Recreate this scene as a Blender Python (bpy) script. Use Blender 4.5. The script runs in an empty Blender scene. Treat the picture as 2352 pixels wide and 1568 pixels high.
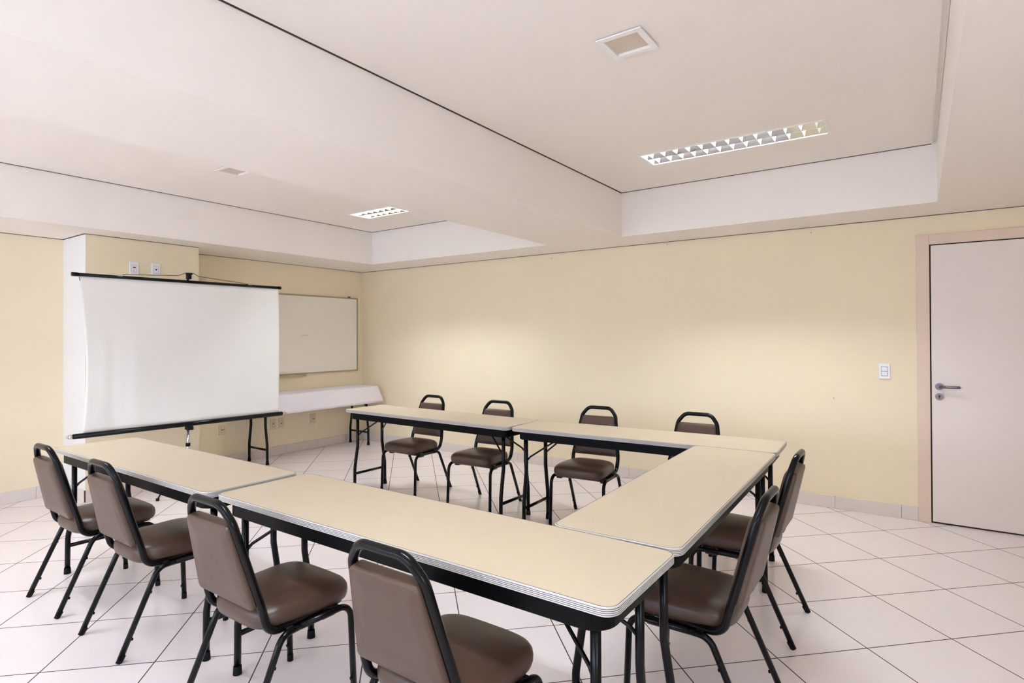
import bpy, bmesh, math, random
from mathutils import Vector, Matrix
random.seed(7)
S = bpy.context.scene
COL = S.collection
PI = math.pi

# ---------------------------------------------------------------- materials
def srgb(r, g, b):
    def f(c):
        c /= 255.0
        return c/12.92 if c <= .04045 else ((c+.055)/1.055)**2.4
    return (f(r), f(g), f(b), 1)

def mat(name, col, rough=.5, metal=0, spec=.5, coat=0, noise=0, nscale=8, bump=0, bscale=200, emit=None, estr=0, sheen=0):
    m = bpy.data.materials.new(name); m.use_nodes = True
    nt = m.node_tree; b = nt.nodes['Principled BSDF']
    b.inputs['Base Color'].default_value = col
    b.inputs['Roughness'].default_value = rough
    b.inputs['Metallic'].default_value = metal
    b.inputs['Specular IOR Level'].default_value = spec
    b.inputs['Coat Weight'].default_value = coat
    if sheen: b.inputs['Sheen Weight'].default_value = sheen
    if emit:
        b.inputs['Emission Color'].default_value = emit
        b.inputs['Emission Strength'].default_value = estr
    tc = nt.nodes.new('ShaderNodeTexCoord')
    if noise:
        n = nt.nodes.new('ShaderNodeTexNoise'); n.inputs['Scale'].default_value = nscale; n.inputs['Detail'].default_value = 4
        nt.links.new(tc.outputs['Object'], n.inputs['Vector'])
        mr = nt.nodes.new('ShaderNodeMapRange')
        mr.inputs[1].default_value = .3; mr.inputs[2].default_value = .7
        mr.inputs[3].default_value = 1-noise; mr.inputs[4].default_value = 1+noise
        nt.links.new(n.outputs[0], mr.inputs[0])
        mx = nt.nodes.new('ShaderNodeVectorMath'); mx.operation = 'SCALE'
        mx.inputs[0].default_value = col[:3]
        nt.links.new(mr.outputs[0], mx.inputs['Scale'])
        nt.links.new(mx.outputs[0], b.inputs['Base Color'])
    if bump:
        n2 = nt.nodes.new('ShaderNodeTexNoise'); n2.inputs['Scale'].default_value = bscale; n2.inputs['Detail'].default_value = 3
        nt.links.new(tc.outputs['Object'], n2.inputs['Vector'])
        bp = nt.nodes.new('ShaderNodeBump'); bp.inputs['Strength'].default_value = bump; bp.inputs['Distance'].default_value = .002
        nt.links.new(n2.outputs[0], bp.inputs['Height'])
        nt.links.new(bp.outputs[0], b.inputs['Normal'])
    return m

M = {}
M['wall'] = mat('yellow_wall_paint', srgb(240, 226, 196), .75, spec=.3, noise=.012, nscale=2, bump=.08, bscale=120)
M['white_paint'] = mat('white_ceiling_paint', srgb(245, 238, 230), .8, spec=.2, noise=.008, nscale=2)
M['pillar_side'] = mat('pillar_side_daylit', srgb(236, 235, 232), .7, spec=.3)  # paler than the wall: daylight on this face put into its colour
M['joint'] = mat('joint_shade', srgb(92, 78, 68), .8)  # dark tone painted for the shade inside the ceiling joints
M['dark_gap'] = mat('dark_gap', srgb(50, 42, 36), .9)
M['door'] = mat('door_laminate', srgb(236, 225, 218), .35, spec=.4, noise=.01, nscale=3)
M['door_frame'] = mat('door_frame_laminate', srgb(228, 206, 188), .4, spec=.4, noise=.02, nscale=3)
M['base'] = mat('tile_skirting', srgb(225, 214, 206), .3, noise=.02, nscale=6)
M['grout'] = mat('grout', srgb(95, 78, 68), .9)
M['black'] = mat('black_enamel', srgb(10, 9, 10), .22, spec=.2)
M['black_matte'] = mat('black_rubber', srgb(10, 9, 9), .6, spec=.2)
M['apron'] = mat('black_apron', srgb(10, 9, 9), .4, spec=.08, noise=.05)
M['top'] = mat('beige_laminate', srgb(205, 190, 165), .42, spec=.35, noise=.012, nscale=5, bump=.03, bscale=400)
M['edge'] = mat('ribbed_vinyl_edge', srgb(200, 196, 190), .35, spec=.5)
M['edge_dark'] = mat('vinyl_edge_groove', srgb(66, 62, 66), .6)
M['vinyl'] = mat('brown_vinyl', srgb(82, 63, 50), .4, spec=.42, noise=.05, nscale=20, bump=.22, bscale=350)
M['vinyl_seat'] = mat('brown_seat_vinyl', srgb(76, 56, 45), .33, spec=.45, noise=.06, nscale=16, bump=.22, bscale=350)
M['board'] = mat('black_board', srgb(16, 15, 15), .6)
M['fabric'] = mat('screen_fabric', srgb(238, 236, 230), .8, spec=.2)
M['chrome'] = mat('chrome', srgb(215, 215, 220), .18, metal=1)
M['steel'] = mat('satin_steel', srgb(128, 122, 130), .28, metal=1)
M['alu'] = mat('aluminium', srgb(176, 168, 148), .4, metal=.8)
M['wboard'] = mat('whiteboard', srgb(243, 238, 228), .25, spec=.5)
M['cloth'] = mat('tablecloth', srgb(238, 232, 236), .85, spec=.2, bump=.1, bscale=500)
M['plastic'] = mat('white_plastic', srgb(242, 242, 245), .3)
M['socket_plastic'] = mat('beige_plastic', srgb(226, 210, 178), .4)
M['dark_plastic'] = mat('dark_plastic', srgb(45, 42, 42), .5)
M['grey_line'] = mat('grey_plastic', srgb(140, 136, 140), .5)
M['wire'] = mat('wire_steel', srgb(95, 85, 78), .35, metal=.7)
M['grille'] = mat('vent_fabric', srgb(212, 198, 182), .85)
M['lum_white'] = mat('luminaire_enamel', srgb(244, 242, 238), .35)
M['reflector'] = mat('reflector', srgb(232, 236, 232), .06, metal=1)
M['fin'] = mat('louvre_fin', srgb(250, 250, 250), .25, spec=.6)
M['tube'] = mat('fluorescent_tube', srgb(255, 255, 255), .4, emit=(.87, .935, 1, 1), estr=262)

def floor_material():
    m = bpy.data.materials.new('glossy_diagonal_tiles'); m.use_nodes = True
    nt = m.node_tree; b = nt.nodes['Principled BSDF']; L = nt.links
    tc = nt.nodes.new('ShaderNodeTexCoord'); sp = nt.nodes.new('ShaderNodeSeparateXYZ'); L.new(tc.outputs['Object'], sp.inputs[0])
    def math_(op, a, c=None):
        n = nt.nodes.new('ShaderNodeMath'); n.operation = op
        for i, v in enumerate((a, c)):
            if v is None: continue
            if isinstance(v, (int, float)): n.inputs[i].default_value = v
            else: L.new(v, n.inputs[i])
        return n.outputs[0]
    u = math_('DIVIDE', math_('SUBTRACT', math_('SUBTRACT', sp.outputs[0], sp.outputs[1]), 7.178), .6425)
    v = math_('DIVIDE', math_('SUBTRACT', math_('ADD', sp.outputs[0], sp.outputs[1]), 4.44), .632)
    def line(t):
        f = math_('SUBTRACT', t, math_('FLOOR', t))
        d = math_('MINIMUM', f, math_('SUBTRACT', 1.0, f))
        return d
    d = math_('MINIMUM', line(u), line(v))
    mr = nt.nodes.new('ShaderNodeMapRange'); mr.inputs[1].default_value = .0054; mr.inputs[2].default_value = .0072
    L.new(d, mr.inputs[0])
    cx = nt.nodes.new('ShaderNodeCombineXYZ'); L.new(math_('FLOOR', u), cx.inputs[0]); L.new(math_('FLOOR', v), cx.inputs[1])
    wn = nt.nodes.new('ShaderNodeTexWhiteNoise'); L.new(cx.outputs[0], wn.inputs[0])
    ns = nt.nodes.new('ShaderNodeTexNoise'); ns.inputs['Scale'].default_value = 5; ns.inputs['Detail'].default_value = 5
    L.new(tc.outputs['Object'], ns.inputs['Vector'])
    k = math_('ADD', math_('MULTIPLY', wn.outputs[0], .03), math_('ADD', math_('MULTIPLY', ns.outputs[0], .04), .955))
    vm = nt.nodes.new('ShaderNodeVectorMath'); vm.operation = 'SCALE'; vm.inputs[0].default_value = srgb(237, 227, 226)[:3]
    L.new(k, vm.inputs['Scale'])
    mx = nt.nodes.new('ShaderNodeMixRGB'); mx.inputs[1].default_value = srgb(72, 56, 48)
    L.new(mr.outputs[0], mx.inputs[0]); L.new(vm.outputs[0], mx.inputs[2])
    L.new(mx.outputs[0], b.inputs['Base Color'])
    rr = nt.nodes.new('ShaderNodeMapRange'); rr.inputs[3].default_value = .8; rr.inputs[4].default_value = .2
    L.new(mr.outputs[0], rr.inputs[0]); L.new(rr.outputs[0], b.inputs['Roughness'])
    b.inputs['Specular IOR Level'].default_value = .45
    return m
M['floor'] = floor_material()

# ---------------------------------------------------------------- mesh helpers
def bm_new(): return bmesh.new()

def box(bm, x0, y0, z0, x1, y1, z1, mi=0, faces=None):
    vs = [bm.verts.new(p) for p in [(x0,y0,z0),(x1,y0,z0),(x1,y1,z0),(x0,y1,z0),(x0,y0,z1),(x1,y0,z1),(x1,y1,z1),(x0,y1,z1)]]
    for f in [(0,3,2,1),(4,5,6,7),(0,1,5,4),(1,2,6,5),(2,3,7,6),(3,0,4,7)]:
        fa = bm.faces.new([vs[i] for i in f]); fa.material_index = mi
    return vs

def rounded_box(bm, x0, y0, z0, x1, y1, z1, r=.003, seg=2, mi=0):
    t = bmesh.new(); box(t, x0, y0, z0, x1, y1, z1, mi)
    bmesh.ops.bevel(t, geom=t.edges[:], offset=r, segments=seg, affect='EDGES', profile=.5)
    append(bm, t); t.free()

def append(bm, t, mtx=None):
    mp = {}
    for v in t.verts: mp[v] = bm.verts.new(mtx @ v.co if mtx else v.co)
    for f in t.faces:
        try:
            nf = bm.faces.new([mp[v] for v in f.verts]); nf.material_index = f.material_index; nf.smooth = f.smooth
        except ValueError: pass

def fillet(pts, rad, seg=6, closed=False):
    pts = [Vector(p) for p in pts]; out = []; n = len(pts)
    if not isinstance(rad, (list, tuple)): rad = [rad]*n
    for i, p in enumerate(pts):
        if not closed and i in (0, n-1): out.append(p); continue
        a = pts[i-1]; b = pts[(i+1) % n]; r = rad[i]
        if r <= 0: out.append(p); continue
        da = (a-p); db = (b-p); la, lb = da.length, db.length; da.normalize(); db.normalize()
        ang = da.angle(db)
        if ang > PI-.02: out.append(p); continue
        t = min(r/math.tan(ang/2), la*.49, lb*.49); r2 = t*math.tan(ang/2)
        c = p + (da+db).normalized()*(r2/math.sin(ang/2))
        s = p+da*t-c; e = p+db*t-c; tot = s.angle(e); ax = s.cross(e).normalized()
        for k in range(seg+1):
            out.append(c + Matrix.Rotation(tot*k/seg, 3, ax) @ s)
    return out

def sweep(bm, pts, r, n=10, flat=1.0, up=None, mi=0, cap=True):
    """tube along a path; flat scales one cross axis"""
    pts = [Vector(p) for p in pts]
    q = [pts[0]]
    for p in pts[1:]:
        if (p-q[-1]).length > 1e-5: q.append(p)
    pts = q
    t0 = (pts[1]-pts[0]).normalized()
    u = Vector(up) if up else (Vector((0,0,1)) if abs(t0.z) < .9 else Vector((1,0,0)))
    u = (u - t0*u.dot(t0)).normalized()
    rings = []; pt = t0
    for i, p in enumerate(pts):
        if i == 0: t = t0
        elif i == len(pts)-1: t = (pts[-1]-pts[-2]).normalized()
        else: t = ((pts[i+1]-p).normalized()+(p-pts[i-1]).normalized()).normalized()
        ax = pt.cross(t)
        if ax.length > 1e-7: u = Matrix.Rotation(pt.angle(t), 3, ax.normalized()) @ u
        u = (u - t*u.dot(t)).normalized(); w = t.cross(u); pt = t
        rings.append([bm.verts.new(p + u*math.cos(a)*r*flat + w*math.sin(a)*r) for a in [2*PI*k/n for k in range(n)]])
    for a, b in zip(rings, rings[1:]):
        for k in range(n):
            f = bm.faces.new((a[k], a[(k+1)%n], b[(k+1)%n], b[k])); f.smooth = True; f.material_index = mi
    if cap:
        f = bm.faces.new(rings[0][::-1]); f.material_index = mi
        f = bm.faces.new(rings[-1]); f.material_index = mi

def cyl(bm, a, b, r, n=14, mi=0, r2=None):
    a, b = Vector(a), Vector(b); t = (b-a).normalized()
    u = t.orthogonal().normalized(); w = t.cross(u); r2 = r if r2 is None else r2
    A = [bm.verts.new(a+(u*math.cos(x)+w*math.sin(x))*r) for x in [2*PI*k/n for k in range(n)]]
    B = [bm.verts.new(b+(u*math.cos(x)+w*math.sin(x))*r2) for x in [2*PI*k/n for k in range(n)]]
    for k in range(n):
        f = bm.faces.new((A[k], A[(k+1)%n], B[(k+1)%n], B[k])); f.smooth = True; f.material_index = mi
    bm.faces.new(A[::-1]).material_index = mi; bm.faces.new(B).material_index = mi

def rrect(x0, y0, x1, y1, r, seg=6):
    out = []
    for cx, cy, a0 in ((x1-r, y0+r, -PI/2), (x1-r, y1-r, 0), (x0+r, y1-r, PI/2), (x0+r, y0+r, PI)):
        for k in range(seg+1):
            a = a0+PI/2*k/seg; out.append((cx+r*math.cos(a), cy+r*math.sin(a)))
    return out

def rings_mesh(bm, rings, mis=None, smooth=True, cap0=True, cap1=True, capmi=0):
    R = [[bm.verts.new(p) for p in r] for r in rings]; n = len(R[0])
    for j, (a, b) in enumerate(zip(R, R[1:])):
        for k in range(n):
            f = bm.faces.new((a[k], a[(k+1)%n], b[(k+1)%n], b[k])); f.smooth = smooth
            f.material_index = mis[j] if mis else 0
    if cap0: bm.faces.new(R[0][::-1]).material_index = capmi
    if cap1: bm.faces.new(R[-1]).material_index = capmi

def obj(name, bm, mats, parent=None, smooth=False):
    me = bpy.data.meshes.new(name)
    bmesh.ops.recalc_face_normals(bm, faces=bm.faces[:])
    bm.to_mesh(me); bm.free()
    for m in (mats if isinstance(mats, (list, tuple)) else [mats]): me.materials.append(M[m])
    o = bpy.data.objects.new(name, me); COL.objects.link(o)
    if parent: o.parent = parent
    return o

def thing(name, label, cat, loc=(0,0,0), rz=0, group=None):
    o = bpy.data.objects.new(name, None); COL.objects.link(o); o.empty_display_size = .1
    o.location = loc; o.rotation_euler = (0, 0, rz)
    tag(o, label, cat, group); return o

def tag(o, label, cat, group=None):
    o['label'] = label; o['category'] = cat
    if group: o['group'] = group
    return o

def struct(name, bm, mats, label=None, cat='wall'):
    o = obj(name, bm, mats); o['kind'] = 'structure'
    if label: o['label'] = label
    o['category'] = cat
    return o

def children(o): return [c for c in bpy.data.objects if c.parent == o]
def dup(root, loc, rz, label, group=None):
    def rec(o, par):
        c = o.copy(); COL.objects.link(c)
        if par: c.parent = par
        for ch in children(o): rec(ch, c)
        return c
    r = rec(root, None); r.location = loc; r.rotation_euler = (0, 0, rz); r['label'] = label
    if group: r['group'] = group
    return r

# ---------------------------------------------------------------- room
ZS, ZC, ZT = 2.316, 2.715, 2.80       # soffit, raised ceiling, slab
XL, XR, YF = -.05, 8.3, -8.8          # left wall, right wall, wall behind the camera
XN = 0.0                              # niche wall
R1 = (.792, 3.34, -7.9, -.521)        # left recess  x0 x1 y0 y1
R2 = (4.134, 6.4476, -7.9, -.521)     # right recess

bm = bm_new(); box(bm, -.3, YF-.2, -.1, XR+.2, .2, 0)
struct('floor', bm, 'floor', 'glossy cream floor tiles laid diagonally with dark grout', 'floor')
bm = bm_new(); box(bm, -.3, 0, 0, XR+.2, .2, ZT)
struct('wall_right', bm, 'wall', 'long pale yellow wall running to the door', 'wall')
bm = bm_new(); box(bm, XN-.25, -2.47, 0, XN, 0, ZT); 
struct('wall_niche', bm, 'wall', 'yellow wall behind the whiteboard', 'wall')
bm = bm_new(); box(bm, XL-.2, YF, 0, XL, -3.43, ZT)
struct('wall_left', bm, 'wall', 'pale cream wall left of the pillar', 'wall')
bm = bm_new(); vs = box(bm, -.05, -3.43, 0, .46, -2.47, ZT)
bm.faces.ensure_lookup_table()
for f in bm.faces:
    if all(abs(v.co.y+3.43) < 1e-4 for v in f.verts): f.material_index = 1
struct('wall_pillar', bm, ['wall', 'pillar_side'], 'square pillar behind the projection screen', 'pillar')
EW = (-7.2, -5.4)  # opening for an unseen window, added to raise light from the right
bm = bm_new(); box(bm, XR, YF, 0, XR+.2, EW[0], ZT); box(bm, XR, EW[1], 0, XR+.2, 0, ZT); box(bm, XR, EW[0], 0, XR+.2, EW[1], .95); box(bm, XR, EW[0], 2.15, XR+.2, EW[1], ZT)
struct('wall_east', bm, 'wall', 'wall beyond the door', 'wall')
# wall behind the camera with two wide windows
WINS = [(.5, 3.1), (3.6, 6.2)]
WZ0, WZ1 = .95, 2.15
bm = bm_new()
xs = [-.3]+[v for w in WINS for v in w]+[XR+.2]
for a, b in zip(xs[0::2], xs[1::2]): box(bm, a, YF-.2, 0, b, YF, ZT)
for a, b in WINS: box(bm, a, YF-.2, 0, b, YF, WZ0); box(bm, a, YF-.2, WZ1, b, YF, ZT)
struct('wall_rear', bm, 'wall', 'wall with windows opposite the long wall', 'wall')
for i, (a, b) in enumerate(WINS):
    bm = bm_new(); t = .05; y0, y1 = YF-.13, YF-.07
    box(bm, a, y0, WZ0, b, y1, WZ0+t); box(bm, a, y0, WZ1-t, b, y1, WZ1)
    n = 4
    for k in range(n+1):
        x = a+(b-a-t)*k/n; box(bm, x, y0+.005, WZ0+t, x+t, y1-.005, WZ1-t)
    o = struct('window_%d' % (i+1), bm, 'alu', 'wide aluminium sash window', 'window')

bm = bm_new(); t = .05
box(bm, XR+.07, EW[0], .95, XR+.13, EW[1], 1.0); box(bm, XR+.07, EW[0], 2.10, XR+.13, EW[1], 2.15)
for k in range(4):
    y = EW[0]+(EW[1]-EW[0]-t)*k/3; box(bm, XR+.075, y, 1.0, XR+.125, y+t, 2.10)
struct('window_3', bm, 'alu', 'unseen aluminium window added beyond the door side for light', 'window')

# soffit and beam: four sided frames round the two recesses, with fascias up to the slab
bm = bm_new()
GAP = .012
def sofbox(x0, x1, y0, y1): box(bm, x0, y0, ZS, x1, y1, ZT)
yb = -GAP; xl = GAP
sofbox(-.05+GAP, R1[0], YF, -3.43-GAP)      # left strip along left wall
sofbox(.46+GAP, R1[0], -3.43-GAP, -2.47+GAP)
sofbox(XN+GAP, R1[0], -2.47+GAP, R1[3])
sofbox(XN+GAP, XR, R1[3], yb)               # strip along the long wall
sofbox(R1[1], R2[0], YF, R1[3])             # beam
sofbox(R2[1], XR, YF, R2[3])                # right strip
sofbox(R1[0], R1[1], YF, R1[2]); sofbox(R2[0], R2[1], YF, R2[2])
struct('ceiling', bm, 'white_paint', 'white dropped soffit and broad beam', 'ceiling')
bm = bm_new(); box(bm, -.3, YF-.2, ZT, XR+.2, .2, ZT+.1)
struct('ceiling_slab', bm, 'white_paint', 'pale slab glimpsed in the ceiling joints', 'ceiling')
bm = bm_new()   # thin dark strips standing in for the shade in the joints
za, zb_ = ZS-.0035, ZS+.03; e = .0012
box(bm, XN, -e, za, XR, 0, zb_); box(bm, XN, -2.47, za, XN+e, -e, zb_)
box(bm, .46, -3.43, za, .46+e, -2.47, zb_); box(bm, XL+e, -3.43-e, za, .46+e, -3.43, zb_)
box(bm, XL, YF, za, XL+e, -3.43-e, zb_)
struct('shade_strip_1', bm, 'joint', 'dark strip for the joint shade between walls and soffit', 'trim')

bm = bm_new(); za, zb_ = ZC-.0025, ZC+.011  # more shade strips, round the raised panels
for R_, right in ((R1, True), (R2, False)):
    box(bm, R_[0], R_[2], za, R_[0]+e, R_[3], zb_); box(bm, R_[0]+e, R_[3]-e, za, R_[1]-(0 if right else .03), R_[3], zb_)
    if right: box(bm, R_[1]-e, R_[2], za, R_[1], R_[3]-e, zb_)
struct('shade_strip_2', bm, 'joint', 'dark strip for the joint shade round the raised ceiling panels', 'trim')
bm = bm_new(); box(bm, R2[1]-.06, R2[2]+.02, ZC+.0125, R2[1]-.001, R2[3]-.002, ZC+.018)
struct('trim_3', bm, 'white_paint', 'pale strip closing the wide ceiling joint over the right bay', 'trim')

def panel(name, R, holes, label, gaps):
    gx0, gx1, gy0, gy1 = gaps
    X0, X1, Y0, Y1 = R[0]+gx0, R[1]-gx1, R[2]+gy0, R[3]-gy1
    xs = sorted({X0, X1, *[h[0] for h in holes], *[h[1] for h in holes]})
    ys = sorted({Y0, Y1, *[h[2] for h in holes], *[h[3] for h in holes]})
    bm = bm_new()
    for a, b in zip(xs, xs[1:]):
        for c, d in zip(ys, ys[1:]):
            mx, my = (a+b)/2, (c+d)/2
            if any(h[0] < mx < h[1] and h[2] < my < h[3] for h in holes): continue
            box(bm, a, c, ZC, b, d, ZC+.012)
    bmesh.ops.remove_doubles(bm, verts=bm.verts[:], dist=1e-5)
    # drop interior faces
    seen = {}
    for f in list(bm.faces):
        k = tuple(sorted(v.index for v in f.verts)); seen.setdefault(k, []).append(f)
    struct(name, bm, 'white_paint', label, 'ceiling')

LUM_L, LUM_W = 1.20, .29
LUMS = [(5.285, -1.31), (5.285, -4.75), (2.0, -1.25), (2.0, -4.75), (5.285, -7.0), (2.0, -7.0)]
VENTS = [(5.287, -2.998), (1.99, -2.96)]
def hole(c, w, l): return (c[0]-w/2, c[0]+w/2, c[1]-l/2, c[1]+l/2)
hl = lambda c: hole(c, LUM_L-.02, LUM_W-.02)
hv = lambda c: hole(c, .17, .17)
panel('ceiling_panel', R2, [hl(LUMS[0]), hl(LUMS[1]), hl(LUMS[4]), hv(VENTS[0])], 'raised white ceiling over the right bay', (.012, .026, .012, .012))
panel('ceiling_panel', R1, [hl(LUMS[2]), hl(LUMS[3]), hl(LUMS[5]), hv(VENTS[1])], 'raised white ceiling over the left bay', (.012, .012, .012, .012))

# ---------------------------------------------------------------- luminaires
def make_luminaire():
    t = thing('ceiling_luminaire', '', 'ceiling light', (0,0,ZC))
    L, W = LUM_L, LUM_W
    bm = bm_new(); f = .018
    for a in ((-L/2, -W/2, L/2, -W/2+f), (-L/2, W/2-f, L/2, W/2), (-L/2, -W/2+f, -L/2+f, W/2-f), (L/2-f, -W/2+f, L/2, W/2-f)):
        box(bm, a[0], a[1], -.004, a[2], a[3], 0)
    obj('frame', bm, 'lum_white', t)
    h = .085; bm = bm_new()
    i0, i1, j0, j1 = -L/2+f, L/2-f, -W/2+f, W/2-f
    box(bm, i0, j0, h, i1, j1, h+.003)
    box(bm, i0, j0-.002, 0, i1, j0, h); box(bm, i0, j1, 0, i1, j1+.002, h)
    box(bm, i0-.002, j0, 0, i0, j1, h); box(bm, i1, j0, 0, i1+.002, j1, h)
    obj('housing', bm, 'lum_white', t)
    # parabolic reflector strips: outer wings and centre wedge
    bm = bm_new()
    def strip(pts):
        A = [bm.verts.new((i0, y, z)) for y, z in pts]; B = [bm.verts.new((i1, y, z)) for y, z in pts]
        for k in range(len(pts)-1):
            fa = bm.faces.new((A[k], A[k+1], B[k+1], B[k])); fa.smooth = True
    prof = [(.050*(.8*q+.2*q*q), .001+.066*q) for q in [k/7 for k in range(8)]]
    strip([(j0+.001+dy, z) for dy, z in prof]); strip([(j1-.001-dy, z) for dy, z in prof])
    strip([(-.004-dy, z) for dy, z in prof]); strip([(.004+dy, z) for dy, z in prof])
    box(bm, i0, -.004, .001, i1, .004, .003)
    obj('reflector', bm, 'reflector', t)
    # louvre blades: V section, cut to the trough profile
    N = 13; me = None
    for k in range(N):
        x = i0+(i1-i0)*(k+.5)/N
        if me is None:
            bm = bm_new()
            for ya, yb_ in ((j0+.001, -.004), (.004, j1-.001)):
                d = .017; nn = 5
                lo = []; h1 = []; h2 = []
                rows = []
                for q in range(nn+1):
                    w_ = q/nn; dy = .050*(.8*w_+.2*w_*w_)*.82; z = .003+.054*w_; dd = .0008+d*w_
                    rows.append([bm.verts.new(p) for p in ((-dd, ya+dy, z), (-dd, yb_-dy, z), (dd, yb_-dy, z), (dd, ya+dy, z))])
                for A, B in zip(rows, rows[1:]):
                    for e in range(4): bm.faces.new((A[e], A[(e+1)%4], B[(e+1)%4], B[e]))
                bm.faces.new(rows[0][::-1]); bm.faces.new(rows[-1])
            o = obj('louvre_blade', bm, 'fin', t); me = o.data
        else:
            o = bpy.data.objects.new('louvre_blade', me); COL.objects.link(o); o.parent = t
        o.location = (x, 0, 0)
    for yc in (-.0635, .0635):
        bm = bm_new(); cyl(bm, (i0+.02, yc, .069), (i1-.02, yc, .069), .010, 12)
        obj('fluorescent_tube', bm, 'tube', t)
    return t
lum = make_luminaire(); lum.location = (LUMS[0][0], LUMS[0][1], ZC)
lum['label'] = 'long recessed louvred light in the raised right bay, fully in view'
lum['group'] = 'recessed ceiling lights'
LL = [None, 'recessed louvred light in the right bay directly above the camera', 'recessed louvred light in the left bay, partly cut off by the beam',
      'recessed louvred light in the left bay hidden behind the beam', 'rearmost recessed louvred light of the right bay', 'rearmost recessed louvred light of the left bay']
for c, lb in list(zip(LUMS, LL))[1:]:
    dup(lum, (c[0], c[1], ZC), 0, lb, 'recessed ceiling lights')

# square ceiling vents
def make_vent():
    t = thing('ceiling_vent', 'square white framed vent in the raised right bay', 'vent', (VENTS[0][0], VENTS[0][1], ZC), 0, 'square ceiling vents')
    bm = bm_new(); o = .104; i = .078
    for a in ((-o, -o, o, -i), (-o, i, o, o), (-o, -i, -i, i), (i, -i, o, i)): box(bm, a[0], a[1], -.012, a[2], a[3], -.006)
    for a in ((-i-.005, -i-.005, i+.005, -i), (-i-.005, i, i+.005, i+.005), (-i-.005, -i, -i, i), (i, -i, i+.005, i)): box(bm, a[0], a[1], -.006, a[2], a[3], .02)
    obj('frame', bm, 'lum_white', t)
    bm = bm_new(); box(bm, -i, -i, .000, i, i, .004); obj('grille', bm, 'grille', t)
    return t
vent = make_vent()
dup(vent, (VENTS[1][0], VENTS[1][1], ZC), 0, 'square framed vent in the left bay peeking past the edge of the beam', 'square ceiling vents')

# ---------------------------------------------------------------- door
DX, DW, DH = 6.408, .82, 2.094
d1 = bpy.data.objects.new('door_1', None); COL.objects.link(d1); d1['kind'] = 'structure'; d1['label'] = 'pale laminate door with steel lever handle and beige frame'; d1['category'] = 'door'
d1.location = (DX, 0, 0)
bm = bm_new(); rounded_box(bm, .008, -.012, .012, DW-.004, -.002, DH-.008, .002); obj('door_leaf', bm, 'door', d1)
bm = bm_new(); box(bm, -.002, -.0015, 0, DW+.004, -.0005, DH+.002); obj('door_gap', bm, 'dark_gap', d1)
bm = bm_new(); fw = .082
rounded_box(bm, -fw, -.016, 0, -.001, 0, DH+.075, .002); rounded_box(bm, DW+.004, -.016, 0, DW+fw, 0, DH+.075, .002)
rounded_box(bm, -.001, -.016, DH, DW+.004, 0, DH+.075, .002); obj('door_frame', bm, 'door_frame', d1)
hx = 6.462-DX
bm = bm_new(); cyl(bm, (hx, -.012, 1.026), (hx, -.020, 1.026), .026, 24); cyl(bm, (hx, -.020, 1.026), (hx, -.055, 1.026), .011, 16)
obj('handle_rose', bm, 'steel', d1)
bm = bm_new(); sweep(bm, fillet([(hx-.004, -.055, 1.026), (hx+.105, -.055, 1.026), (hx+.118, -.045, 1.026)], .008), .0105, 12); obj('lever', bm, 'steel', d1)
bm = bm_new(); cyl(bm, (hx, -.012, .951), (hx, -.020, .951), .026, 24); ko = obj('lock_rose', bm, 'steel', d1)
bm = bm_new(); cyl(bm, (hx, -.020, .956), (hx, -.0215, .956), .007, 12); box(bm, hx-.0035, -.0215, .938, hx+.0035, -.0195, .954); obj('keyhole', bm, 'dark_plastic', ko)

# ---------------------------------------------------------------- skirting
def skirting(name, a, b, nrm, label, off=.2, zt=.103):
    a = Vector((a[0], a[1], 0)); b = Vector((b[0], b[1], 0)); d = b-a; L = d.length; d.normalize(); n = Vector((nrm[0], nrm[1], 0))
    bm = bm_new(); s = 0; first = True; mtx = Matrix(((d.x, n.x, 0, a.x), (d.y, n.y, 0, a.y), (0, 0, 1, 0), (0, 0, 0, 1)))
    while s < L-.001:
        e = min(L, s+(off if first else .45)); first = False
        t = bmesh.new(); box(t, s+.001, 0, 0.001, e-.001, .010, zt)
        bmesh.ops.bevel(t, geom=[ed for ed in t.edges if all(v.co.z > .05 for v in ed.verts)], offset=.002, segments=1, affect='EDGES')
        append(bm, t, mtx); t.free(); s = e
    t = bmesh.new(); box(t, 0, 0, 0, L, .0085, zt-.001, 1); append(bm, t, mtx); t.free()
    struct(name, bm, ['base', 'grout'], label, 'skirting')
skirting('baseboard_right', (6.326, 0), (.011, 0), (0, -1), 'cream tile skirting along the long wall', .106)
skirting('baseboard_niche', (0, 0), (0, -2.47), (1, 0), 'cream tile skirting below the whiteboard', .3)
skirting('baseboard_left', (-.05, -3.43), (-.05, YF), (1, 0), 'cream tile skirting at the left wall')
skirting('baseboard_pillar', (.46, -2.47), (.46, -3.43), (1, 0), 'cream tile skirting at the pillar front')
skirting('baseboard_side', (.46, -3.43), (-.04, -3.43), (0, -1), 'cream tile skirting at the pillar side')
skirting('baseboard_far', (XR, 0), (7.312, 0), (0, -1), 'cream tile skirting past the door')

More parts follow.
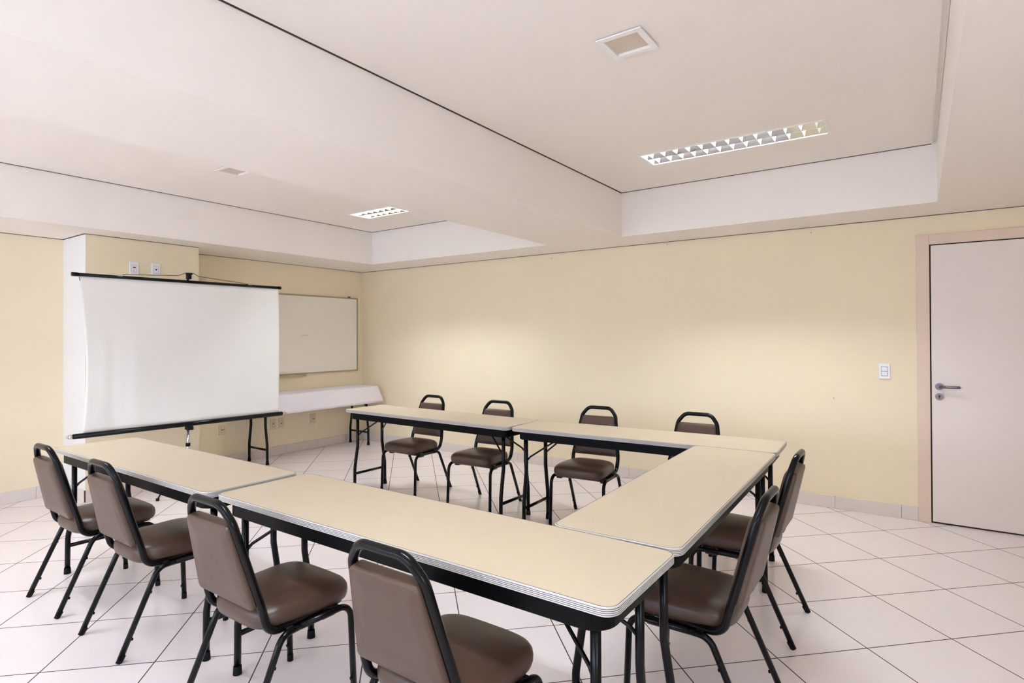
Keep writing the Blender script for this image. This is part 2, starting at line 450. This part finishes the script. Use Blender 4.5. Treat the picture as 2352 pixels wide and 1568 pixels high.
# ---------------------------------------------------------------- tables
def make_table(name, L, label, cx, cy, rz, leg_in=.09, group='seminar tables set in a hollow rectangle', W=.457, ztop=.752):
    t = thing(name, label, 'table', (cx, cy, 0), rz, group)
    th = .027; z1 = ztop; z0 = z1-th; R = .042
    bm = bm_new()
    o = lambda ins, z: [(x, y, z) for x, y in rrect(-L/2+ins, -W/2+ins, L/2-ins, W/2-ins, max(R-ins, .01), 8)]
    rings_mesh(bm, [o(.004, z0+.001), o(.004, z1-.0005), o(.005, z1)], smooth=False)
    obj('tabletop', bm, 'top', t)
    bm = bm_new(); prof = [(.006, z1-.0002, 0), (.0035, z1+.0004, 0), (.001, z1-.0015, 0)]
    rings = []; mis = []
    nr = 5; hgt = (th-.003)/nr
    rings.append(o(.0052, z1+.0003)); rings.append(o(.0032, z1+.0001)); mis.append(1); rings.append(o(.0012, z1-.0004)); mis.append(0)
    for k in range(nr):
        za = z1-.0015-k*hgt; zb = za-hgt*.62; zc = za-hgt
        rings.append(o(.0, za)); mis.append(0)
        rings.append(o(.0, zb)); mis.append(0)
        if k < nr-1:
            rings.append(o(.0035, zb-.0002)); mis.append(1)
            rings.append(o(.0035, zc+.0002)); mis.append(1)
            mis_last = 1
    rings.append(o(.006, z0)); mis.append(0)
    # mis for ring returning from groove to rib is set dark
    rings_mesh(bm, rings, mis=mis, smooth=False, cap0=False, cap1=False)
    obj('edge_band', bm, ['edge', 'edge_dark'], t)
    bm = bm_new(); zi = z0-.058
    a = lambda ins, z: [(x, y, z) for x, y in rrect(-L/2+.035+ins, -W/2+.028+ins, L/2-.035-ins, W/2-.028-ins, .07, 8)]
    rings_mesh(bm, [a(.012, z0), a(.012, zi), a(.002, zi-.001), a(0, zi+.002), a(0, z0)], smooth=False, cap0=False, cap1=False)
    obj('apron', bm, 'apron', t)
    for sx in (-1, 1):
        xl_ = sx*(L/2-leg_in)
        for sy in (-1, 1):
            bm = bm_new()
            sweep(bm, fillet([(xl_, sy*.145, z0-.005), (xl_, sy*.145, .42), (xl_, sy*.178, .21), (xl_, sy*.180, .02)], .12, 4), .0145, 12)
            lg = obj('leg', bm, 'black', t)
            bm = bm_new(); cyl(bm, (xl_, sy*.180, .035), (xl_, sy*.180, 0), .0165, 14, r2=.0185); obj('foot_cap', bm, 'black_matte', lg)
            bm = bm_new(); xb = xl_-sx*.20
            sweep(bm, fillet([(xl_, sy*.145, .50), (xl_-sx*.025, sy*.13, .535), (xb, sy*.05, .66), (xb-sx*.02, sy*.05, z0-.004)], .02, 3), .0065, 8)
            obj('folding_brace', bm, 'black', t)
        bm = bm_new(); cyl(bm, (xl_, -.180, .165), (xl_, .180, .165), .0115, 12); obj('crossbar', bm, 'black', t)
        bm = bm_new(); box(bm, xl_-.02, -.16, z0-.016, xl_+.02, .16, z0-.002); obj('leg_bracket', bm, 'black', t)
    return t
make_table('seminar_table', 1.805, 'long narrow beige table at the far left front, whose left end points at the pillar', 2.955, -3.900, 0)
make_table('seminar_table', 1.835, 'nearest long narrow beige table, crossing the bottom centre of the photo', 4.8125, -3.880, 0)
make_table('seminar_table', 1.75, 'beige table forming the right end of the rectangle, turned lengthwise away', 5.478, -2.767, PI/2+.028)
make_table('seminar_table', 1.78, 'beige table of the far row on the right, joined to the end table', 4.782, -1.695, .048, W=.445)
make_table('seminar_table', 1.86, 'beige table of the far row on the left, near the cloth-covered table', 2.950, -1.722, -.018)

# table under white cloth in the niche
make_table('side_table', 1.68, 'folding table hidden under a white cloth below the whiteboard', .240, -.985, PI/2, .12, None, .44, .752)
def make_cloth():
    bm = bm_new()
    x0, x1, y0, y1 = .014, .480, -1.845, -.135; zt = .766
    base = rrect(x0, y0, x1, y1, .03, 6)
    # densify long sides
    pts = []
    n = len(base)
    for i in range(n):
        a = Vector(base[i]); b = Vector(base[(i+1) % n]); k = max(1, int((b-a).length/.03))
        for j in range(k): pts.append(a.lerp(b, j/k))
    cx, cy = (x0+x1)/2, (y0+y1)/2
    def outn(p):
        dx = dy = 0
        if p.x > x1-.031: dx = 1
        if p.y < y0+.031: dy = -1
        if p.y > y1-.031: dy = 1
        return dx, dy
    levels = [(-.012, zt), (-.003, zt-.002), (.0, zt-.010)] + [(None, s) for s in (.12, .3, .5, .7, .85, 1)]
    rings = []
    for off, z in levels:
        r = []
        for i, p in enumerate(pts):
            dx, dy = outn(p)
            if off is not None:
                d = Vector((p.x-cx, p.y-cy)); 
                r.append((p.x+(off if p.x > cx else -off)*(1 if dx or p.x < x0+.03 else 0), p.y+(dy*off if dy else 0), z))
            else:
                s = z; drop = .205*s
                w = .004*math.sin(p.y*19)*s+.003*math.sin(p.y*41+1)*s
                fx = dx*(.012*s+w); fy = dy*(.075*s if dy > 0 else .05*s)
                if dx and dy: fx += .01*s
                if p.x < x0+.01 and not dy: fx = 0; 
                xx = max(p.x+fx, .008)
                zz = zt-.010-drop
                if dy > 0: zz += .01*s
                r.append((xx, min(p.y+fy, -.02), zz))
        rings.append(r)
    rings_mesh(bm, rings, cap0=True, cap1=False)
    o = obj('tablecloth', bm, 'cloth')
    md = o.modifiers.new('s', 'SOLIDIFY'); md.thickness = .0015; md.offset = 1
    tag(o, 'white cloth draped over the side table under the whiteboard', 'tablecloth')
make_cloth()

# ---------------------------------------------------------------- chairs
def make_chair():
    t = thing('stacking_chair', '', 'chair')
    # outlines
    bm = bm_new()
    # back hoop: seat-level rails, bend, leaning uprights, rounded top
    half = [(.180, .10, .376), (.183, -.116, .376), (.187, -.139, .47), (.140, -.219, .782), (.094, -.235, .841)]
    pts = half + [(-x, y, z) for x, y, z in half[::-1]]
    sweep(bm, fillet(pts, [0, .095, .25, .075, .065, .065, .075, .25, .095, 0], 8), .0145, 14, up=(1, 0, 0))
    obj('back_frame', bm, 'black', t)
    # legs: one bent tube each side front to back -> leg meshes split at the rail
    for s in (-1, 1):
        bm = bm_new()
        sweep(bm, fillet([(s*.211, -.233, .012), (s*.207, -.075, .364), (s*.204, .0, .364)], .075, 8), .0122, 12)
        for zz, yy in ((.265, -.122), (.085, -.199)):
            yl = -.233+(zz/.372)*.158
            cyl(bm, (s*.211, yl+.006, zz), (s*.211, yl+.0145, zz-.003), .0065, 8)
        lg = obj('rear_leg', bm, 'black', t)
        bm = bm_new(); cyl(bm, (s*.2112, -.238, 0), (s*.2105, -.220, .030), .0129, 12); obj('foot_cap', bm, 'black_matte', lg)
        bm = bm_new()
        sweep(bm, fillet([(s*.204, -.001, .364), (s*.207, .222, .364), (s*.211, .236, .012)], .055, 8), .0122, 12)
        for zz in (.22, .07): cyl(bm, (s*.211, .226, zz), (s*.211, .219, zz), .0065, 8)
        lg = obj('front_leg', bm, 'black', t)
        bm = bm_new(); cyl(bm, (s*.211, .236, 0), (s*.211, .2355, .030), .0129, 12); obj('foot_cap', bm, 'black_matte', lg)
    # underside board and cross rails
    bm = bm_new()
    rings_mesh(bm, [[(x, y, z) for x, y in rrect(-.185, -.10, .185, .225, .05, 6)] for z in (.372, .386)], smooth=False)
    for y in (-.04, .16): rounded_box(bm, -.205, y-.012, .354, .205, y+.012, .377, .003)
    for s in (-1, 1): rounded_box(bm, s*.175-.02, .10, .340, s*.175+.02, .16, .358, .004)
    obj('seat_frame', bm, 'board', t)
    # seat cushion
    bm = bm_new()
    out = []
    N = 64
    for k in range(N):
        a = 2*PI*k/N; c, s_ = math.cos(a), math.sin(a)
        e = 2/4.3
        x = math.copysign(abs(c)**e, c); y = math.copysign(abs(s_)**e, s_)
        w = .196+.013*y
        out.append((x*w, .060+y*.202))
    cx, cy = 0, .058
    rings = []
    for sc, z in ((.94, .387), (.98, .394), (1.0, .408), (1.004, .423), (.993, .438), (.955, .451), (.875, .462), (.72, .4705), (.45, .476), (.2, .4775), (.03, .478)):
        rings.append([(cx+(x-cx)*sc, cy+(y-cy)*sc, z-.010) for x, y in out])
    rings_mesh(bm, rings)
    obj('seat', bm, 'vinyl_seat', t)
    # back cushion, built flat then leaned onto the uprights
    bm = bm_new()
    base = Vector((0, -.145, .466)); up = Vector((0, -.235+.145, .841-.466)).normalized(); fw = Vector((0, up.z, -up.y)); ri = Vector((1, 0, 0))
    H = .308
    corners = [(-.180, 0.012), (.180, 0.012), (.133, H+.012), (-.133, H+.012)]
    ol = fillet([(x, z, 0) for x, z in corners], [.014, .014, .022, .022], 4, closed=True)
    # densify
    dn = []
    for i in range(len(ol)):
        a, b = ol[i], ol[(i+1) % len(ol)]; k = max(1, int((b-a).length/.03))
        for j in range(k): dn.append(a.lerp(b, j/k))
    c0 = Vector((0, H/2+.012, 0))
    def ring(sc, d, f=1): 
        r = []
        for p in dn:
            q = c0+(p-c0)*sc
            r.append(tuple(base+ri*q.x+up*q.y+fw*d))
        return r
    rings = [ring(.05, -.0275), ring(.6, -.0272), ring(.95, -.026), ring(.985, -.023), ring(1.0, -.015), ring(1.0, .008), ring(.985, .017), ring(.94, .024), ring(.82, .030), ring(.6, .034), ring(.3, .036), ring(.05, .0365)]
    rings_mesh(bm, rings)
    obj('backrest', bm, 'vinyl', t)
    return t
proto = make_chair()
CH = [
 (2.560, -4.083, 0.0, 'brown vinyl chair at the left end of the near row, closest to the pillar'),
 (3.275, -4.076, 0.0, 'second brown vinyl chair from the left in the near row'),
 (4.288, -4.108, 0.0, 'brown vinyl chair of the near row, standing where the two front tables meet'),
 (5.152, -4.080, 0.0, 'nearest brown vinyl chair, its back cut by the bottom edge of the photo'),
 (5.658, -3.138, PI/2, 'brown vinyl chair at the right end table, nearer to the camera, shiny black frame'),
 (5.628, -2.315, PI/2, 'brown vinyl chair at the right end table, the one farther off toward the door wall'),
 (2.510, -1.500, PI, 'dark brown vinyl chair in the far row, nearest the white cloth table'),
 (3.336, -1.532, PI+.06, 'dark brown vinyl chair in the far row, behind the joint of the two far tables'),
 (4.262, -1.428, PI+.09, 'dark brown vinyl chair in the far row, third from the cloth table'),
 (5.020, -1.390, PI+.02, 'brown vinyl chair in the far row whose backrest top alone shows above the table'),
]
for i, (x, y, rz, lb) in enumerate(CH):
    g = 'brown vinyl chairs round the tables'
    if i == 0:
        proto.location = (x, y, 0); proto.rotation_euler = (0, 0, rz); proto['label'] = lb; proto['group'] = g
    else: dup(proto, (x, y, 0), rz, lb, g)

# ---------------------------------------------------------------- projection screen
def make_screen():
    A = Vector((.88, -3.652)); B = Vector((1.0, -1.924))
    c = (A+B)/2; d = (B-A); Wd = d.length; ang = math.atan2(d.y, d.x)
    t = thing('projection_screen', 'white tripod projection screen with black top and bottom bars', 'projection screen', (c.x, c.y, 0), ang)
    h = Wd/2; zt = 1.920; zb = .636      # local x along the screen, local -y toward the camera side
    fr = -1                              # toward +x world is local -y
    bm = bm_new(); sweep(bm, [(-h-.0, 0, zt), (h, 0, zt)], .0135, 12); cyl(bm, (-h-.012, 0, zt), (-h+.03, 0, zt), .017, 12); cyl(bm, (h-.02, 0, zt), (h+.01, 0, zt), .0155, 12)
    tb = obj('top_bar', bm, 'black', t)
    bm = bm_new(); cyl(bm, (-h-.0, 0, zb), (h+.02, 0, zb), .021, 16); bb = obj('bottom_case', bm, 'black', t)
    for s in (-1, 1):
        bm = bm_new(); x = -h if s < 0 else h+.02
        cyl(bm, (x, 0, zb), (x+s*.03, 0, zb), .0175, 14); cyl(bm, (x+s*.03, 0, zb), (x+s*.045, 0, zb), .010, 10); obj('end_cap', bm, 'chrome', bb)
    # fabric with a pulled-in, rippled left edge
    bm = bm_new(); nx, nz = 90, 30; G = []
    for j in range(nz+1):
        v = j/nz; row = []
        z = zb+.012+(zt-.006-zb-.012)*v
        xl_ = -h+.028+.042*math.sin(PI*min(1, (1-v)*.95+.03))**.9*.9 + .030*(1-v)
        xr_ = h-.014+.004*math.sin(v*PI)
        for i in range(nx+1):
            u = i/nx; x = xl_+(xr_-xl_)*u
            env = math.exp(-((u-.12)/.16)**2)*(1-v)**.8*min(1, (1-v)*3)*min(1, v*12+.2)
            y = -.0015*env*math.sin(u*95)-.006*env*math.sin(u*31+.5) - .012*math.exp(-u*30)*math.sin(PI*v)
            row.append(bm.verts.new((x, y, z)))
        G.append(row)
    for j in range(nz):
        for i in range(nx):
            f = bm.faces.new((G[j][i], G[j][i+1], G[j+1][i+1], G[j+1][i])); f.smooth = True
    o = obj('screen_fabric', bm, 'fabric', t); md = o.modifiers.new('s', 'SOLIDIFY'); md.thickness = .0012
    # pole behind
    px = .0; py = .040
    bm = bm_new(); cyl(bm, (px, py, .10), (px, py, .60), .0135, 16); cyl(bm, (px, py, .60), (px, py, 1.97), .009, 12); obj('pole', bm, 'chrome', t)
    bm = bm_new(); rounded_box(bm, px-.022, -.022, zb-.055, px+.022, py+.018, zb-.012, .004); obj('case_clamp', bm, 'black_matte', t)
    bm = bm_new(); rounded_box(bm, px+.012, -.012, zb-.06, px+.032, py+.02, zb-.025, .003); obj('clamp_lever', bm, 'chrome', t)
    bm = bm_new(); cyl(bm, (px, py, .43), (px, py, .46), .0195, 16); cyl(bm, (px, py, .20), (px, py, .235), .02, 16); obj('collar', bm, 'black_matte', t)
    bm = bm_new(); rounded_box(bm, px-.014, -.006, 1.945, px+.014, py+.012, 1.995, .003); rounded_box(bm, px-.020, -.010, 1.985, px+.022, py, 2.002, .003); obj('hanger_hook', bm, 'black_matte', t)
    bm = bm_new()
    sweep(bm, fillet([(-.55, .0, zt+.014), (-.52, 0, zt+.024), (-.10, -.006, 1.968), (-.035, -.010, 1.998), (.03, -.010, 1.998), (.07, -.006, 1.975), (.50, 0, zt+.020), (.55, 0, zt+.012)], .02, 4), .0028, 6)
    obj('hanging_wire', bm, 'wire', t)
    for x in (-.55, .55):
        bm = bm_new(); rounded_box(bm, x-.02, -.012, zt+.006, x+.02, .008, zt+.022, .002); obj('wire_clip', bm, 'chrome', t)
    bm = bm_new(); sweep(bm, [(-h+.04, -.002, zt-.012), (-h+.042, -.004, zt-.05)], .0018, 6); obj('loose_cord', bm, 'dark_plastic', t)
    # tripod legs
    for k in range(3):
        a = math.radians(-72-90)-ang+PI/2 + k*2*PI/3 if False else (math.radians(-84)-ang) + k*2*PI/3
        r = .27 if k == 0 else .40
        e = Vector((px+r*math.cos(a), py+r*math.sin(a), .012))
        m_ = Vector((px+.018*math.cos(a), py+.018*math.sin(a), .40))
        bm = bm_new(); sweep(bm, fillet([m_, Vector((px+.8*r*math.cos(a), py+.8*r*math.sin(a), .10)), e], .05, 4), .009, 8, flat=.6)
        lg = obj('leg', bm, 'black', t)
        bm = bm_new(); cyl(bm, e-Vector((0, 0, .012)), e+Vector((0, 0, .010)), .014, 10); obj('foot_cap', bm, 'black_matte', lg)
    return t
make_screen()

# ---------------------------------------------------------------- whiteboard
def make_whiteboard():
    t = thing('whiteboard', 'large whiteboard in an aluminium frame, partly behind the screen', 'whiteboard', (.0, -1.10, 1.45))
    a, b, c, d = -1.0, 1.0, -.495, .50; f = .016
    bm = bm_new(); box(bm, .004, a+f, c+f, .014, b-f, d-f); obj('writing_surface', bm, 'wboard', t)
    bm = bm_new()
    for q in ((a, c, b, c+f), (a, d-f, b, d), (a, c+f, a+f, d-f), (b-f, c+f, b, d-f)): rounded_box(bm, .001, q[0], q[1], .022, q[2], q[3], .003)
    obj('frame', bm, 'alu', t)
    bm = bm_new(); rounded_box(bm, .002, -.28, c-.030, .05, .16, c-.004, .002); box(bm, .05, -.28, c-.008, .053, .16, c+.002); obj('pen_tray', bm, 'alu', t)
    bm = bm_new(); rounded_box(bm, .004, b-.16, d-.002, .028, b-.13, d+.014, .003); obj('hanging_clip', bm, 'wire', t)
    bm = bm_new()
    sweep(bm, [(.0145, .10+.055*s, -.02+.004*math.sin(s*2.2)+.006*s) for s in [k/10*2 for k in range(11)]], .0012, 4)
    sweep(bm, [(.0145, .12+.05*s, -.005+.003*math.sin(s*3)) for s in [k/10*2 for k in range(9)]], .0009, 4)
    obj('faint_pen_mark', bm, 'grey_line', t)
make_whiteboard()

# ---------------------------------------------------------------- wall plates
def plate(name, label, loc, rz, group, kind, mm='plastic', cat='wall socket'):
    """faces local -y; rz turns it"""
    t = thing(name, label, cat, loc, rz, group)
    bm = bm_new(); rounded_box(bm, -.038, -.010, -.06, .038, 0, .06, .004, 3); obj('cover_plate', bm, mm, t)
    if kind == 'switch':
        for k in range(2):
            bm = bm_new(); z = .018-.036*k; rounded_box(bm, -.019, -.014, z-.0165, .019, -.009, z+.0165, .002); obj('rocker', bm, mm, t)
        bm = bm_new(); box(bm, -.0215, -.0106, -.0375, .0215, -.0098, .0375); obj('rocker_gap', bm, 'grey_line', t)
    else:
        bm = bm_new(); box(bm, -.021, -.0106, -.034, .021, -.0098, .034); obj('insert_outline', bm, 'grey_line', t)
        bm = bm_new(); rounded_box(bm, -.019, -.012, -.032, .019, -.009, .032, .001); ins = obj('socket_insert', bm, mm, t)
        bm = bm_new()
        if kind == 'socket':
            for x, z in ((-.0095, 0), (.0095, 0), (0, -.004)): cyl(bm, (x, -.0125, z), (x, -.0115, z), .0052, 8)
        elif kind == 'data':
            box(bm, -.011, -.0130, .004, .011, -.0118, .014)
            box(bm, -.008, -.0130, -.026, .0, -.0118, -.021)
        else:
            cyl(bm, (0, -.0135, 0), (0, -.0115, 0), .007, 10); sweep(bm, [(-.014, -.0125, .008), (0, -.0130, .002), (.014, -.0125, .012)], .0012, 4)
        obj('opening', bm, 'dark_plastic', ins)
    return t
plate('light_switch', 'white two-rocker light switch on the long wall beside the door', (6.118, 0, 1.130), 0, None, 'switch', cat='light switch')
RX = PI/2
plate('data_socket', 'white data socket high on the pillar, left of two', (.46, -3.055, 2.050), RX, 'wall plates on the pillar', 'data')
plate('antenna_socket', 'white antenna socket high on the pillar, right of two', (.46, -2.87, 2.055), RX, 'wall plates on the pillar', 'coax')
plate('wall_socket', 'small beige socket on the niche wall just above the screen hook', (0, -2.20, 2.012), RX, 'beige sockets', 'socket', 'socket_plastic')
plate('wall_socket', 'beige socket low on the niche wall, left of the cloth table legs', (0, -1.988, .394), RX, 'beige sockets', 'socket', 'socket_plastic')
plate('wall_socket', 'beige socket low under the cloth table, left one of the close pair', (0, -1.37, .372), RX, 'beige sockets', 'data', 'socket_plastic')
plate('wall_socket', 'beige socket low under the cloth table, right one of the close pair', (0, -1.262, .372), RX, 'beige sockets', 'coax', 'socket_plastic')
plate('wall_socket', 'lone beige socket low on the niche wall, nearest the room corner', (0, -.81, .376), RX, 'beige sockets', 'socket', 'socket_plastic')

for i, (x, z, lb) in enumerate([(3.083, 2.262, 'tiny nail high on the long wall, nearest the room corner'), (4.374, 2.288, 'tiny nail high on the long wall, middle of the three'), (5.609, 2.270, 'tiny nail high on the long wall, nearest the door'), (5.766, .899, 'tiny screw low on the long wall left of the switch')]):
    bm = bm_new(); cyl(bm, (x, 0, z), (x, -.007, z+.001), .002, 8); cyl(bm, (x, -.007, z+.001), (x, -.0085, z+.001), .0038, 8)
    tag(obj('wall_nail', bm, 'wire'), lb, 'nail', 'nails in the long wall')

# ---------------------------------------------------------------- light
w = bpy.data.worlds.new('World'); S.world = w; w.use_nodes = True
bg = w.node_tree.nodes['Background']; bg.inputs[0].default_value = (.60, .73, 1.0, 1); bg.inputs[1].default_value = 7.4
for i, (a, b) in enumerate(WINS):
    l = bpy.data.lights.new('window_portal', 'AREA'); l.shape = 'RECTANGLE'; l.size = b-a; l.size_y = WZ1-WZ0
    l.cycles.is_portal = True
    o = bpy.data.objects.new('window_portal', l); COL.objects.link(o); o.location = ((a+b)/2, YF-.15, (WZ0+WZ1)/2); o.rotation_euler = (PI/2, 0, 0)

l = bpy.data.lights.new('window_portal', 'AREA'); l.shape = 'RECTANGLE'; l.size = EW[1]-EW[0]; l.size_y = 1.2; l.cycles.is_portal = True
o = bpy.data.objects.new('window_portal', l); COL.objects.link(o); o.location = (XR+.15, (EW[0]+EW[1])/2, 1.55); o.rotation_euler = (PI/2, 0, PI/2)

# ---------------------------------------------------------------- camera
yaw, pitch, roll = .6129, .0067, -.0039
F = Vector((-math.sin(yaw)*math.cos(pitch), math.cos(yaw)*math.cos(pitch), math.sin(pitch)))
R = Vector((math.cos(yaw), math.sin(yaw), 0)); U = R.cross(F)
R2_ = R*math.cos(roll)+U*math.sin(roll); U2 = -R*math.sin(roll)+U*math.cos(roll)
cd = bpy.data.cameras.new('camera'); co = bpy.data.objects.new('camera', cd); COL.objects.link(co)
cd.sensor_fit = 'HORIZONTAL'; cd.sensor_width = 36; cd.lens = 1325.12*36/2352
cd.shift_y = (764.65-784)/2352; cd.clip_start = .02
co.matrix_world = Matrix(((R2_.x, U2.x, -F.x, 6.1617*1.0277), (R2_.y, U2.y, -F.y, -5.2383*1.0277), (R2_.z, U2.z, -F.z, 1.41), (0, 0, 0, 1)))
S.camera = co
S.view_settings.view_transform = 'Standard'; S.view_settings.look = 'None'; S.view_settings.gamma = 1; S.view_settings.use_curve_mapping = False
S.view_settings.exposure = 0.60
S.cycles.max_bounces = 10; S.cycles.diffuse_bounces = 6; S.cycles.glossy_bounces = 4
